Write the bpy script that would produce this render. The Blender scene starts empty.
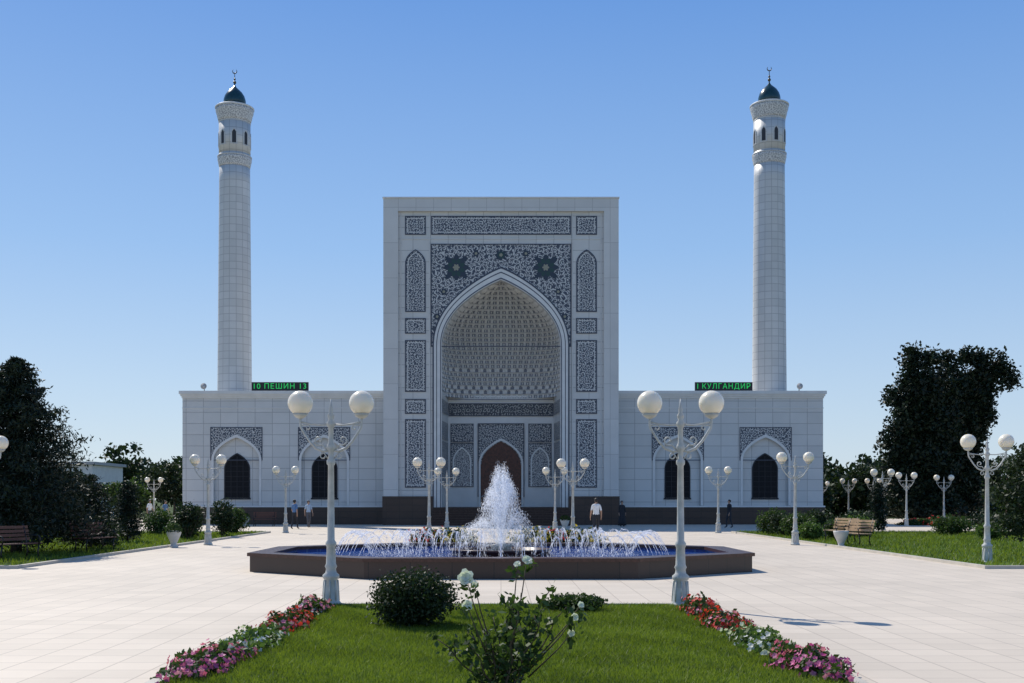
import bpy, math, random
import numpy as np
from mathutils import Vector
random.seed(7); rng=np.random.default_rng(7)
S=bpy.context.scene
COL=S.collection
# ------------------------------------------------------------ materials
def newmat(name):
    m=bpy.data.materials.new(name); m.use_nodes=True
    nt=m.node_tree; b=nt.nodes['Principled BSDF']; return m,nt,b
def N(nt,t,**kw):
    n=nt.nodes.new(t)
    for k,v in kw.items():
        if k in n.inputs.keys(): n.inputs[k].default_value=v
        else: setattr(n,k,v)
    return n
def math_(nt,op,a,b=None,c=None):
    n=nt.nodes.new('ShaderNodeMath'); n.operation=op
    for i,x in enumerate((a,b,c)):
        if x is None: continue
        if isinstance(x,(int,float)): n.inputs[i].default_value=x
        else: nt.links.new(x,n.inputs[i])
    return n.outputs[0]
def mixc(nt,f,a,b,blend='MIX'):
    n=nt.nodes.new('ShaderNodeMix'); n.data_type='RGBA'; n.blend_type=blend
    for i,x in ((0,f),(6,a),(7,b)):
        if isinstance(x,(int,float)): n.inputs[i].default_value=x
        elif isinstance(x,tuple): n.inputs[i].default_value=(x[0],x[1],x[2],1)
        else: nt.links.new(x,n.inputs[i])
    return n.outputs[2]
def simple(name,c,rough=.6,metal=0,noise=.0,nscale=3,bump=0,spec=.5):
    m,nt,b=newmat(name)
    b.inputs['Base Color'].default_value=(*c,1); b.inputs['Roughness'].default_value=rough
    b.inputs['Metallic'].default_value=metal; b.inputs['Specular IOR Level'].default_value=spec
    if noise or bump:
        tc=N(nt,'ShaderNodeTexCoord'); no=N(nt,'ShaderNodeTexNoise',Scale=nscale,Detail=6.0)
        nt.links.new(tc.outputs['Object'],no.inputs['Vector'])
        d=tuple(x*(1-noise) for x in c); l=tuple(min(1,x*(1+noise)) for x in c)
        cr=N(nt,'ShaderNodeMapRange'); cr.inputs[1].default_value=.3; cr.inputs[2].default_value=.7
        nt.links.new(no.outputs[0],cr.inputs[0])
        nt.links.new(mixc(nt,cr.outputs[0],d,l),b.inputs['Base Color'])
        if bump:
            bp=N(nt,'ShaderNodeBump',Strength=bump,Distance=.02)
            nt.links.new(no.outputs[0],bp.inputs['Height']); nt.links.new(bp.outputs[0],b.inputs['Normal'])
    return m
def planar(nt,mode):
    tc=N(nt,'ShaderNodeTexCoord'); s=N(nt,'ShaderNodeSeparateXYZ'); nt.links.new(tc.outputs['Object'],s.inputs[0])
    c=N(nt,'ShaderNodeCombineXYZ')
    if mode=='xz':
        h=math_(nt,'ADD',s.outputs[0],s.outputs[1]); nt.links.new(h,c.inputs[0]); nt.links.new(s.outputs[2],c.inputs[1])
    elif mode=='cyl':
        a=math_(nt,'ARCTAN2',s.outputs[1],s.outputs[0]); nt.links.new(math_(nt,'MULTIPLY',a,1.25),c.inputs[0]); nt.links.new(s.outputs[2],c.inputs[1])
    else:
        nt.links.new(s.outputs[0],c.inputs[0]); nt.links.new(s.outputs[1],c.inputs[1])
    return c.outputs[0],tc
def tiles(name,mode,bw,rh,c1,c2,mortar,ms=.02,offset=0.0,rough=.45,stain=.12,bump=.3,nscale=.35):
    m,nt,b=newmat(name); v,tc=planar(nt,mode)
    br=N(nt,'ShaderNodeTexBrick',Scale=1.0); br.offset=offset; br.squash=1.0
    br.inputs['Brick Width'].default_value=bw; br.inputs['Row Height'].default_value=rh
    br.inputs['Mortar Size'].default_value=ms; br.inputs['Mortar Smooth'].default_value=.2; br.inputs['Bias'].default_value=0
    br.inputs['Color1'].default_value=(*c1,1); br.inputs['Color2'].default_value=(*c2,1); br.inputs['Mortar'].default_value=(*mortar,1)
    nt.links.new(v,br.inputs['Vector'])
    no=N(nt,'ShaderNodeTexNoise',Scale=nscale,Detail=8.0,Roughness=.65); nt.links.new(tc.outputs['Object'],no.inputs['Vector'])
    mr=N(nt,'ShaderNodeMapRange'); mr.inputs[1].default_value=.3; mr.inputs[2].default_value=.7; mr.inputs[3].default_value=1-stain; mr.inputs[4].default_value=1.0
    nt.links.new(no.outputs[0],mr.inputs[0])
    cc=N(nt,'ShaderNodeCombineXYZ')
    for i in range(3): nt.links.new(mr.outputs[0],cc.inputs[i])
    nt.links.new(mixc(nt,1.0,br.outputs[0],cc.outputs[0],'MULTIPLY'),b.inputs['Base Color'])
    b.inputs['Roughness'].default_value=rough
    bp=N(nt,'ShaderNodeBump',Strength=bump,Distance=.02); bp.invert=True
    nt.links.new(br.outputs[1],bp.inputs['Height']); nt.links.new(bp.outputs[0],b.inputs['Normal'])
    return m
def arabesque(name,scale,freq,dark,light,thr=.0,mode='xz',warp=.25,rand=.25,k2=1.5):
    m,nt,b=newmat(name); v,tc=planar(nt,mode)
    no=N(nt,'ShaderNodeTexNoise',Scale=scale*.8,Detail=0.0); nt.links.new(v,no.inputs['Vector'])
    off=N(nt,'ShaderNodeVectorMath'); off.operation='SUBTRACT'; nt.links.new(no.outputs[1],off.inputs[0]); off.inputs[1].default_value=(.5,.5,.5)
    sc=N(nt,'ShaderNodeVectorMath'); sc.operation='SCALE'; nt.links.new(off.outputs[0],sc.inputs[0]); sc.inputs['Scale'].default_value=warp
    ad=N(nt,'ShaderNodeVectorMath'); ad.operation='ADD'; nt.links.new(v,ad.inputs[0]); nt.links.new(sc.outputs[0],ad.inputs[1])
    vo=N(nt,'ShaderNodeTexVoronoi',Scale=scale,Randomness=rand); vo.voronoi_dimensions='2D'
    nt.links.new(ad.outputs[0],vo.inputs['Vector'])
    s1=math_(nt,'SINE',math_(nt,'MULTIPLY',vo.outputs['Distance'],freq))
    v2=N(nt,'ShaderNodeTexVoronoi',Scale=scale*k2,Randomness=.7); v2.voronoi_dimensions='2D'; v2.feature='DISTANCE_TO_EDGE'
    nt.links.new(ad.outputs[0],v2.inputs['Vector'])
    s2=math_(nt,'SUBTRACT',math_(nt,'MULTIPLY',v2.outputs['Distance'],4.5),.55)
    t=math_(nt,'ADD',math_(nt,'MULTIPLY',s1,.75),s2)
    f=math_(nt,'GREATER_THAN',t,thr)
    nt.links.new(mixc(nt,f,light,dark),b.inputs['Base Color']); b.inputs['Roughness'].default_value=.4
    return m
def leafmat(name,dark,light,trans=.3):
    m=bpy.data.materials.new(name); m.use_nodes=True; nt=m.node_tree; nt.nodes.clear()
    at=N(nt,'ShaderNodeAttribute',attribute_name='tint')
    c=mixc(nt,at.outputs['Fac'],dark,light)
    d=N(nt,'ShaderNodeBsdfPrincipled',Roughness=.55); nt.links.new(c,d.inputs['Base Color']); d.inputs['Specular IOR Level'].default_value=.3
    t=N(nt,'ShaderNodeBsdfTranslucent'); 
    nt.links.new(mixc(nt,.5,c,(light[0]*1.3,light[1]*1.5,light[2]*.6)),t.inputs[0])
    mx=N(nt,'ShaderNodeMixShader'); mx.inputs[0].default_value=trans
    nt.links.new(d.outputs[0],mx.inputs[1]); nt.links.new(t.outputs[0],mx.inputs[2])
    o=N(nt,'ShaderNodeOutputMaterial'); nt.links.new(mx.outputs[0],o.inputs[0]); return m

WHITE=tiles('white_marble_cladding','xz',1.2,.78,(.65,.645,.62),(.59,.588,.565),(.37,.367,.355),.020,stain=.12)
WHITE2=tiles('white_marble_plain','xz',1.2,2.4,(.66,.655,.63),(.61,.605,.585),(.43,.425,.41),.016,stain=.12)
MINW=tiles('minaret_cladding','cyl',.52,.55,(.66,.655,.63),(.59,.588,.565),(.40,.395,.385),.020)
TRIM=simple('white_carved_stone',(.67,.665,.64),.5,noise=.06,nscale=2)
BROWN=simple('brown_granite',(.05,.026,.02),.4,noise=.35,nscale=9,spec=.3)
BROWN2=tiles('brown_granite_slabs','xz',.9,.45,(.052,.027,.02),(.038,.02,.015),(.014,.009,.008),.012,rough=.38)
NAVY=(.055,.066,.092); LW=(.52,.52,.505)
PAT=arabesque('arabesque_panel',3.6,17,NAVY,LW,.08)
PATS=arabesque('arabesque_spandrel',2.3,24,(.048,.058,.085),LW,.06,warp=.35,rand=.6)
PATF=arabesque('arabesque_fine',4.4,14,(.12,.13,.155),(.56,.56,.545),.2)
PATL=arabesque('pierced_cornice_pattern',4,14,(.34,.34,.34),(.64,.635,.615),.3,mode='cyl')
BLUE=simple('dark_blue_glaze',(.02,.032,.055),.4)
OUT=simple('slate_blue_line',(.045,.055,.085),.4)
GLASS=simple('dark_window_glass',(.008,.009,.012),.5,spec=.15)
SOFTG=simple('shaded_lantern_opening',(.05,.055,.065),.6,spec=.15)
LATT=simple('window_lattice',(.035,.035,.04),.6,spec=.2)
DOORM=simple('carved_wood_door',(.085,.022,.011),.45,noise=.5,nscale=7,bump=.4)
DOME=simple('teal_glazed_dome',(.010,.048,.060),.25,noise=.2,nscale=5)
GOLD=simple('dark_gilded_metal',(.12,.10,.07),.35,.8)
ROOF=simple('roof_grey',(.4,.4,.4),.8)
PLAZA=tiles('plaza_paving','xy',.5,.5,(.70,.605,.485),(.635,.55,.44),(.47,.40,.32),.010,rough=.7,stain=.2,nscale=.22,bump=.12)
KERB=simple('kerb_stone',(.50,.46,.39),.7,noise=.12,nscale=2)
GRASSG=simple('grass_soil',(.07,.11,.018),.95,noise=.45,nscale=1.2,bump=.5,spec=.1)
GRASSF=simple('garden_grass',(.06,.11,.02),.95,noise=.5,nscale=.6,bump=.6,spec=.1)
EARTH=simple('far_ground',(.07,.095,.035),.95,noise=.4,nscale=.08,spec=.1)
LPOST=simple('cream_painted_iron',(.48,.48,.44),.45,noise=.15,nscale=8)
GLOBE=simple('opal_glass_globe',(.84,.77,.63),.25)
GLOBE.node_tree.nodes['Principled BSDF'].inputs['Subsurface Weight'].default_value=.6
GLOBE.node_tree.nodes['Principled BSDF'].inputs['Subsurface Radius'].default_value=(.3,.28,.22)
GLOBE.node_tree.nodes['Principled BSDF'].inputs['Subsurface Scale'].default_value=.6
BARK=simple('bark',(.09,.065,.045),.9,noise=.3,nscale=10,bump=.6)
WOODL=simple('bench_wood_light',(.48,.33,.19),.6,noise=.2,nscale=6)
WOODD=simple('bench_wood_dark',(.10,.035,.025),.5,noise=.2,nscale=6)
IRON=simple('wrought_iron',(.03,.03,.03),.4,.5)
CONC=simple('white_planter_stone',(.55,.54,.5),.7,noise=.1,nscale=5)
BLADE=leafmat('grass_blades',(.05,.085,.010),(.22,.275,.032),.38)
LCON=leafmat('conifer_needles',(.006,.013,.008),(.022,.038,.018),.1)
LDK=leafmat('dark_leaves',(.008,.018,.008),(.038,.062,.020),.2)
LBK=leafmat('very_dark_leaves',(.005,.010,.006),(.022,.038,.015),.13)
LMD=leafmat('mid_leaves',(.018,.038,.011),(.07,.115,.028),.28)
LBR=leafmat('bright_leaves',(.04,.08,.018),(.12,.19,.045),.35)
def petal(n,a,b): return leafmat(n,a,b,.3)
PWHITE=petal('white_petals',(.55,.55,.5),(.82,.82,.78)); PPINK=petal('pink_petals',(.55,.06,.22),(.85,.35,.5))
PRED=petal('red_petals',(.5,.02,.02),(.75,.07,.05)); PMAG=petal('magenta_petals',(.45,.03,.2),(.75,.2,.42)); PYEL=petal('yellow_petals',(.7,.45,.03),(.85,.65,.1))

# ------------------------------------------------------------ mesh builder
class MB:
    def __init__(s): s.v=[];s.f=[];s.m=[];s.s=[]
    def add(s,v,f,mi=0,sm=False):
        o=len(s.v); s.v+= [tuple(p) for p in v]
        for q in f: s.f.append([i+o for i in q]); s.m.append(mi); s.s.append(sm)
    def box(s,x0,x1,y0,y1,z0,z1,mi=0):
        v=[(x0,y0,z0),(x1,y0,z0),(x1,y1,z0),(x0,y1,z0),(x0,y0,z1),(x1,y0,z1),(x1,y1,z1),(x0,y1,z1)]
        s.add(v,[(0,3,2,1),(4,5,6,7),(0,1,5,4),(1,2,6,5),(2,3,7,6),(3,0,4,7)],mi)
    def lathe(s,prof,seg=24,cx=0,cy=0,mi=0,sm=True,scal=None):
        v=[];f=[];n=len(prof)
        for k,(r,z) in enumerate(prof):
            for j in range(seg):
                a=2*math.pi*j/seg; rr=r
                if scal: rr=r+scal(k,j)
                v.append((cx+rr*math.cos(a),cy+rr*math.sin(a),z))
        for k in range(n-1):
            for j in range(seg):
                j2=(j+1)%seg; f.append((k*seg+j,k*seg+j2,(k+1)*seg+j2,(k+1)*seg+j))
        f.append(tuple(reversed(range(seg)))); f.append(tuple(range((n-1)*seg,n*seg)))
        s.add(v,f,mi,sm)
    def tube(s,pts,rads,seg=8,mi=0):
        pts=[Vector((float(p[0]),float(p[1]),float(p[2]))) for p in pts]; v=[];f=[]
        if isinstance(rads,(int,float)): rads=[rads]*len(pts)
        for i,p in enumerate(pts):
            t=(pts[min(i+1,len(pts)-1)]-pts[max(i-1,0)]).normalized()
            a=t.orthogonal().normalized() if i==0 else (a-t*a.dot(t)).normalized()
            b=t.cross(a)
            for j in range(seg):
                th=2*math.pi*j/seg; v.append(p+(a*math.cos(th)+b*math.sin(th))*rads[i])
        for i in range(len(pts)-1):
            for j in range(seg):
                j2=(j+1)%seg; f.append((i*seg+j,i*seg+j2,(i+1)*seg+j2,(i+1)*seg+j))
        f.append(tuple(reversed(range(seg)))); f.append(tuple(range((len(pts)-1)*seg,len(pts)*seg)))
        s.add(v,f,mi,True)
    def sphere(s,c,r,mi=0,seg=20,ring=12,sz=1):
        prof=[(max(1e-4,r*math.sin(math.pi*k/ring)),c[2]-r*sz*math.cos(math.pi*k/ring)) for k in range(ring+1)]
        s.lathe(prof,seg,c[0],c[1],mi)
    def obj(s,name,mats,parent=None,loc=(0,0,0),rot=0):
        me=bpy.data.meshes.new(name); me.from_pydata(s.v,[],s.f)
        for m in (mats if isinstance(mats,(list,tuple)) else [mats]): me.materials.append(m)
        me.polygons.foreach_set('material_index',s.m); me.polygons.foreach_set('use_smooth',s.s); me.update()
        o=bpy.data.objects.new(name,me); COL.objects.link(o); o.location=loc; o.rotation_euler[2]=rot
        if parent: o.parent=parent
        return o
def thing(name,label,cat,loc=(0,0,0),group=None,rot=0,scale=1):
    o=bpy.data.objects.new(name,None); COL.objects.link(o); o.location=loc; o.rotation_euler[2]=rot; o.scale=(scale,)*3
    o.empty_display_size=.2; o['label']=label; o['category']=cat
    if group: o['group']=group
    return o
def clone(root,loc,rot=0,scale=1,label=None):
    def rec(o,par):
        c=o.copy(); COL.objects.link(c)
        if par: c.parent=par
        for ch in list(o.children): rec(ch,c)
        return c
    kids=list(root.children); c=root.copy(); COL.objects.link(c)
    for k in kids: rec(k,c)
    c.location=loc; c.rotation_euler[2]=rot; c.scale=(scale,)*3
    if label: c['label']=label
    return c
def structure(o,**k):
    o['kind']='structure'; return o
A_,B_=1.12,2.15
def archpts(hw,zs,rise,n=26):
    out=[]
    for i in range(n+1):
        s=math.sin(math.pi/2*i/n); out.append((hw*max(0,1-s**B_)**(1/A_),zs+rise*s))
    return out
def arch_wall(mb,cx,hw,zs,rise,W,ztop,z0,yf,yb,mi=0,ms=None,legs=True):
    P=archpts(hw,zs,rise); ms=mi if ms is None else ms
    for sg in (1,-1):
        if legs:
            mb.add([(cx+sg*hw,yf,z0),(cx+sg*W,yf,z0),(cx+sg*W,yf,zs),(cx+sg*hw,yf,zs)],[(0,1,2,3)],mi)
            mb.add([(cx+sg*hw,yf,z0),(cx+sg*hw,yb,z0),(cx+sg*hw,yb,zs),(cx+sg*hw,yf,zs)],[(0,1,2,3)],ms)
        for a,b in zip(P[:-1],P[1:]):
            mb.add([(cx+sg*a[0],yf,a[1]),(cx+sg*W,yf,a[1]),(cx+sg*W,yf,b[1]),(cx+sg*b[0],yf,b[1])],[(0,1,2,3)],mi)
            mb.add([(cx+sg*a[0],yf,a[1]),(cx+sg*a[0],yb,a[1]),(cx+sg*b[0],yb,b[1]),(cx+sg*b[0],yf,b[1])],[(0,1,2,3)],ms)
    if ztop>zs+rise: mb.add([(cx-W,yf,zs+rise),(cx+W,yf,zs+rise),(cx+W,yf,ztop),(cx-W,yf,ztop)],[(0,1,2,3)],mi)
def arch_ring(mb,cx,ho,ro,hi,ri,zs,z0,yf,yb,mi=0):
    P=[(ho,z0)]+archpts(ho,zs,ro); Q=[(hi,z0)]+archpts(hi,zs,ri)
    for sg in (-1,1):
        for i in range(len(P)-1):
            a,b,c,d=P[i],P[i+1],Q[i+1],Q[i]
            F=[(cx+sg*p[0],yf,p[1]) for p in (a,b,c,d)]; Bk=[(cx+sg*p[0],yb,p[1]) for p in (a,b,c,d)]
            mb.add(F+Bk,[(0,1,2,3),(0,4,5,1),(3,2,6,7)],mi)
def arch_fill(mb,cx,hw,zs,rise,z0,y,mi=0,n=14):
    P=[(hw,z0)]+archpts(hw,zs,rise,n)
    for a,b in zip(P[:-1],P[1:]):
        mb.add([(cx-a[0],y,a[1]),(cx+a[0],y,a[1]),(cx+b[0],y,b[1]),(cx-b[0],y,b[1])],[(0,1,2,3)],mi)
def frame(mb,x0,x1,z0,z1,w,yf,yb,mi=0):
    mb.box(x0-w,x0,yf,yb,z0-w,z1+w,mi); mb.box(x1,x1+w,yf,yb,z0-w,z1+w,mi)
    mb.box(x0,x1,yf,yb,z1,z1+w,mi); mb.box(x0,x1,yf,yb,z0-w,z0,mi)

# ------------------------------------------------------------ quads / foliage
def quads(name,V,mat,tint,parent=None,loc=(0,0,0)):
    V=np.asarray(V,dtype=np.float32); n,k=V.shape[0],V.shape[1]
    me=bpy.data.meshes.new(name); me.vertices.add(n*k); me.vertices.foreach_set('co',V.reshape(-1))
    me.loops.add(n*k); me.loops.foreach_set('vertex_index',np.arange(n*k,dtype=np.int32))
    me.polygons.add(n); me.polygons.foreach_set('loop_start',np.arange(0,n*k,k,dtype=np.int32))
    me.materials.append(mat); me.update(calc_edges=True)
    a=me.attributes.new('tint','FLOAT','FACE'); a.data.foreach_set('value',np.clip(tint,0,1).astype(np.float32))
    o=bpy.data.objects.new(name,me); COL.objects.link(o); o.location=loc
    if parent: o.parent=parent
    return o
def unit(n):
    a=rng.normal(size=(n,3)); return a/np.linalg.norm(a,axis=1,keepdims=True)
def leaves(C,size,asp=.55,flat=0):
    n=len(C); a=unit(n)
    if flat: a[:,2]*=(1-flat); a/=np.linalg.norm(a,axis=1,keepdims=True)
    b=np.cross(a,unit(n)); b/=np.linalg.norm(b,axis=1,keepdims=True)+1e-9
    s=(size*(.6+.8*rng.random(n)))[:,None]
    return np.stack([C+a*s,C+b*s*asp,C-a*s,C-b*s*asp],axis=1)
def crown_pts(blobs,ncl,nl,cr,shell=.5,vert=.7):
    w=np.array([(b[3]*b[4]*b[5])**.6 for b in blobs]); w/=w.sum()
    idx=rng.choice(len(blobs),size=ncl,p=w); B=np.array(blobs)[idx]
    r=(shell+(1-shell)*rng.random(ncl)**.7)[:,None]*(.8+.42*rng.random(ncl))[:,None]
    cc=B[:,:3]+unit(ncl)*r*B[:,3:]
    ct=rng.random(ncl)
    C=np.repeat(cc,nl,axis=0)+np.clip(rng.normal(size=(ncl*nl,3)),-2,2)*cr*np.array([1,1,vert])*.55
    t=np.repeat(ct,nl)*.6+rng.random(ncl*nl)*.4
    return C,t,cc
def tree(name,label,loc,h_trunk,r,blobs,ncl,nl,cr,ls,mat,cat='tree',group=None,limbs=10,rot=0,vert=.7,shell=.5):
    root=thing(name,label,cat,loc,group,rot)
    C,t,cc=crown_pts(blobs,ncl,nl,cr,shell,vert)
    C[:,2]=np.maximum(C[:,2],.05)
    quads('crown',leaves(C,ls),mat,t,root)
    mb=MB(); top=Vector(blobs[0][:3])
    mb.tube([(0,0,-.05),(r*.3,0,h_trunk*.5),(0,r*.2,h_trunk),tuple(top)],[r*1.3,r,r*.85,r*.3],8)
    for k in range(limbs):
        p=cc[random.randrange(len(cc))]; z=h_trunk*(.75+.4*random.random())
        mb.tube([(0,0,z),(p[0]*.45,p[1]*.45,z+(p[2]-z)*.6),tuple(p)],[r*.45,r*.3,r*.08],6)
    mb.obj('trunk',BARK,root); return root
def bush(name,label,loc,rx,ry,h,mat,n=2500,ls=.05,cat='bush',group=None):
    root=thing(name,label,cat,loc,group)
    blobs=[(0,0,h*.5,rx*.85,ry*.85,h*.42)]
    for k in range(5):
        a=random.random()*6.28; blobs.append((rx*.35*math.cos(a),ry*.35*math.sin(a),h*(.35+.35*random.random()),rx*.55,ry*.55,h*.33))
    C,t,cc=crown_pts(blobs,n//18,18,min(rx,h)*.28,.6); C[:,2]=np.maximum(C[:,2],.02)
    quads('foliage',leaves(C,ls),mat,t,root)
    mb=MB()
    for k in range(6):
        p=cc[random.randrange(len(cc))]; mb.tube([(0,0,-.02),(p[0]*.4,p[1]*.4,h*.25),tuple(p)],[.03,.02,.006],5)
    mb.obj('stem',BARK,root); return root
def conifer(name,label,loc,H,R,n,ls,mat,nb=170,t0=.04,sag=.12,pw=.85):
    root=thing(name,label,'tree',loc)
    T=[];C=[]
    mb=MB(); mb.tube([(0,0,-.05),(0,0,H*.5),(0.02,0,H*.97)],[R*.07,R*.045,.012],8)
    for i in range(nb):
        t=t0+(1-t0)*(i/nb)**.92; a=i*2.4+random.random()*.8
        L=R*((1-t)**pw)*(.6+.62*random.random())+.05; m=max(12,int(n/nb*(L/R*1.7+.2)))
        s=rng.random(m)**.6; d=np.array([math.cos(a),math.sin(a)])
        up=L*.22
        z=t*H+s*up-(s**2)*L*sag
        w=(.09+.14*(1-s))*L+.03
        P=np.stack([d[0]*s*L,d[1]*s*L,z],1)+rng.normal(size=(m,3))*w[:,None]*np.array([1,1,.45])
        C.append(P); T.append(np.clip(random.random()*.5+.5*s*rng.random(m),0,1))
        mb.tube([(0,0,t*H),(d[0]*L*.9,d[1]*L*.9,t*H+up*.8)],[.02,.006],4)
    C=np.concatenate(C); T=np.concatenate(T); C[:,2]=np.maximum(C[:,2],.05)
    quads('crown',leaves(C,ls,.3),mat,T,root); mb.obj('trunk',BARK,root); return root

# ------------------------------------------------------------ ground
def sheet(name,pts,z,mat):
    mb=MB(); mb.add([(x,y,z) for x,y in pts],[tuple(range(len(pts)))]); return structure(mb.obj(name,mat))
sheet('ground',[(-3000,-300),(3000,-300),(3000,4000),(-3000,4000)],-.008,EARTH)
sheet('plaza_pavement',[(-90,-25),(90,-25),(90,27.2),(12,27.2),(12,57),(60,57),(60,100),(-60,100),(-60,57),(-12,57),(-12,27.2),(-90,27.2)],0,PLAZA)
def kerb(pts,w=.12,h=.11):
    mb=MB()
    for (x0,y0),(x1,y1) in zip(pts[:-1],pts[1:]):
        if abs(x0-x1)<1e-6: mb.box(x0-w/2,x0+w/2,min(y0,y1),max(y0,y1),0,h)
        else: mb.box(min(x0,x1)-w/2-.002,max(x0,x1)+w/2+.002,y0-w/2,y0+w/2,0,h+.003)
    return structure(mb.obj('kerb',KERB))
sheet('lawn',[(-3.1,2),(3.2,2),(3.2,17.5),(-3.1,17.5)],.03,GRASSG)
kerb([(-3.16,2),(-3.16,17.56),(3.26,17.56),(3.26,2)],h=.05)
for sg in (-1,1):
    sheet('garden_lawn',[(sg*12.1,27.3),(sg*70,27.3),(sg*70,56.9),(sg*12.1,56.9)],.05,GRASSF)
    kerb([(sg*70,27.2),(sg*12.0,27.2),(sg*12.0,57),(sg*70,57)],h=.08)
def blades(name,x0,x1,y0,y1,n,h,w,z=.03,dens=None):
    P=np.stack([rng.uniform(x0,x1,n),rng.uniform(y0,y1,n),np.full(n,z)],1)
    a=rng.random(n)*6.283; d=np.stack([np.cos(a),np.sin(a),np.zeros(n)],1)
    hh=h*(.5+rng.random(n)); lean=rng.normal(size=(n,3))*.45; lean[:,2]=1
    V=np.stack([P-d*w,P+d*w,P+lean*hh[:,None]],1)
    t=.45+.3*np.sin(P[:,0]*1.7+np.sin(P[:,1]*1.3)*1.5)*np.cos(P[:,1]*.9)+.22*np.sin(P[:,0]*5.1+P[:,1]*3.7+np.sin(P[:,0]*2.3)*2)+rng.normal(size=n)*.26
    o=quads(name,V,BLADE,t); o['kind']='stuff'; o['label']='short mown green lawn grass beside the paving'; o['category']='grass'; return o
blades('lawn_grass',-3.08,3.18,8.5,17.46,150000,.042,.0055)
blades('garden_grass',-34,-12.1,27.4,56.8,45000,.10,.018,.05)
blades('garden_grass',12.1,34,27.4,56.8,45000,.10,.018,.05)

# ------------------------------------------------------------ mosque
mosque=thing('mosque','white marble mosque with tall patterned entrance portal and two slender minarets','mosque',(0,75,0))
mb=MB()
for sg in (-1,1):
    x0,x1=sorted((sg*4.75,sg*7.0)); mb.box(x0,x1,0,9.5,0,22.0,0)
    x0,x1=sorted((sg*7.0,sg*8.0)); mb.box(x0,x1,-.22,9.6,0,22.22,1)
mb.box(-7,7,-.22,9.6,21.35,22.22,1)
mb.box(-4.75,4.75,.6,9.5,18.2,21.35,0)
mb.box(-4.75,4.75,5.4,9.5,0,18.2,0)
arch_wall(mb,0,4.05,12.2,4.5,4.75,21.35,0,0,.6,0,1)
portal=mb.obj('portal_wall',[WHITE,WHITE2],mosque)
mb=MB(); mb.box(-8.05,8.05,-.28,9.7,22.2205,22.30); mb.obj('roof_coping',[TRIM],portal)
for sg in (-1,1):
    mb=MB()
    x0,x1=sorted((sg*4.62,sg*8.06)); mb.box(x0,x1,-.3,-.222,0,1.95,0)
    x0,x1=sorted((sg*4.62,sg*6.99)); mb.box(x0,x1,-.2225,-.003,0,1.9,0)
    x0,x1=sorted((sg*8.002,sg*8.07)); mb.box(x0,x1,-.2225,1.45,0,1.95,0)
    mb.obj('portal_plinth',BROWN2,portal)
strips=[(19.84,21.0,0),(14.6,18.75,1),(13.1,14.04,0),(9.13,12.54,0),(7.63,8.52,0),(2.6,7.15,0)]
for sg in (-1,1):
    x0,x1=sorted((sg*5.18,sg*6.48)); c=(x0+x1)/2
    for z0,z1,ar in strips:
        mb=MB()
        if ar:
            arch_fill(mb,c,.62,z1-.95,.9,z0,-.02,0); arch_ring(mb,c,.70,.98,.62,.9,z1-.95,z0,-.05,0,2); mb.box(c-.70,c+.70,-.05,0,z0-.08,z0,2)
            arch_ring(mb,c,.54,.79,.50,.74,z1-.95,z0,-.026,-.021,1)
        else:
            mb.box(x0,x1,-.02,-.001,z0,z1,0); frame(mb,x0,x1,z0,z1,.06,-.05,-.001,2)
            frame(mb,x0+.13,x1-.13,z0+.13,z1-.13,.04,-.028,-.0205,1)
        mb.obj('ornament_panel',[PAT,TRIM,OUT],portal)
    for xx in (sg*4.86,sg*6.82):
        mb=MB(); mb.box(xx-.035,xx+.035,-.04,-.001,1.95,21.2,0); mb.obj('moulding_strip',[WHITE2],portal)
mb=MB(); mb.box(-4.7,4.7,-.02,-.001,19.84,21.0,0); frame(mb,-4.7,4.7,19.84,21.0,.06,-.05,-.001,2); frame(mb,-4.57,4.57,19.97,20.87,.04,-.028,-.0205,1)
mb.obj('ornament_panel',[PAT,TRIM,OUT],portal)
mb=MB(); mb.box(-6.78,6.78,-.035,-.001,19.47,19.53,0); mb.obj('moulding_strip',[WHITE2],portal)
mb=MB()
arch_wall(mb,0,4.6,12.2,5.3,4.72,19.1,12.2,-.02,0,0,legs=False)
sp=mb.obj('arch_spandrel',[PATS],portal)
mb=MB(); frame(mb,-4.72,4.72,12.2,19.1,.06,-.055,-.001,0); mb.obj('spandrel_frame',[OUT],portal)
mb=MB(); arch_ring(mb,0,4.6,5.3,4.05,4.5,12.2,.3,-.09,-.001,0); mb.obj('arch_moulding',[TRIM],portal)
for a in ((4.41,5.04,4.36,4.96,-.10,-.088),(4.66,5.38,4.57,5.26,-.105,-.02),(4.15,4.64,4.09,4.55,-.10,-.088)):
    mb=MB(); arch_ring(mb,0,a[0],a[1],a[2],a[3],12.2,1.0,a[4],a[5],0); mb.obj('blue_arch_outline',[OUT],portal)
TEAL=simple('dark_green_glaze',(.014,.05,.045),.4); BUFF=simple('buff_rosette',(.28,.27,.20),.5)
def medallion(mb,cx,cz,r,k=8,mi=0,y=-.03,amp=.22,sy=1,ph=0):
    n=80; v=[(cx,y,cz)]
    for j in range(n):
        a=2*math.pi*j/n; rr=r*(1-amp+amp*abs(math.cos(k*(a+ph)/2))); v.append((cx+rr*math.cos(a),y,cz+rr*sy*math.sin(a)))
    mb.add(v,[(0,1+j,1+(j+1)%n) for j in range(n)],mi)
def med(fn): mb=MB(); fn(mb); mb.obj('floral_medallion',[BLUE,TEAL,BUFF,TRIM],portal)
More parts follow.
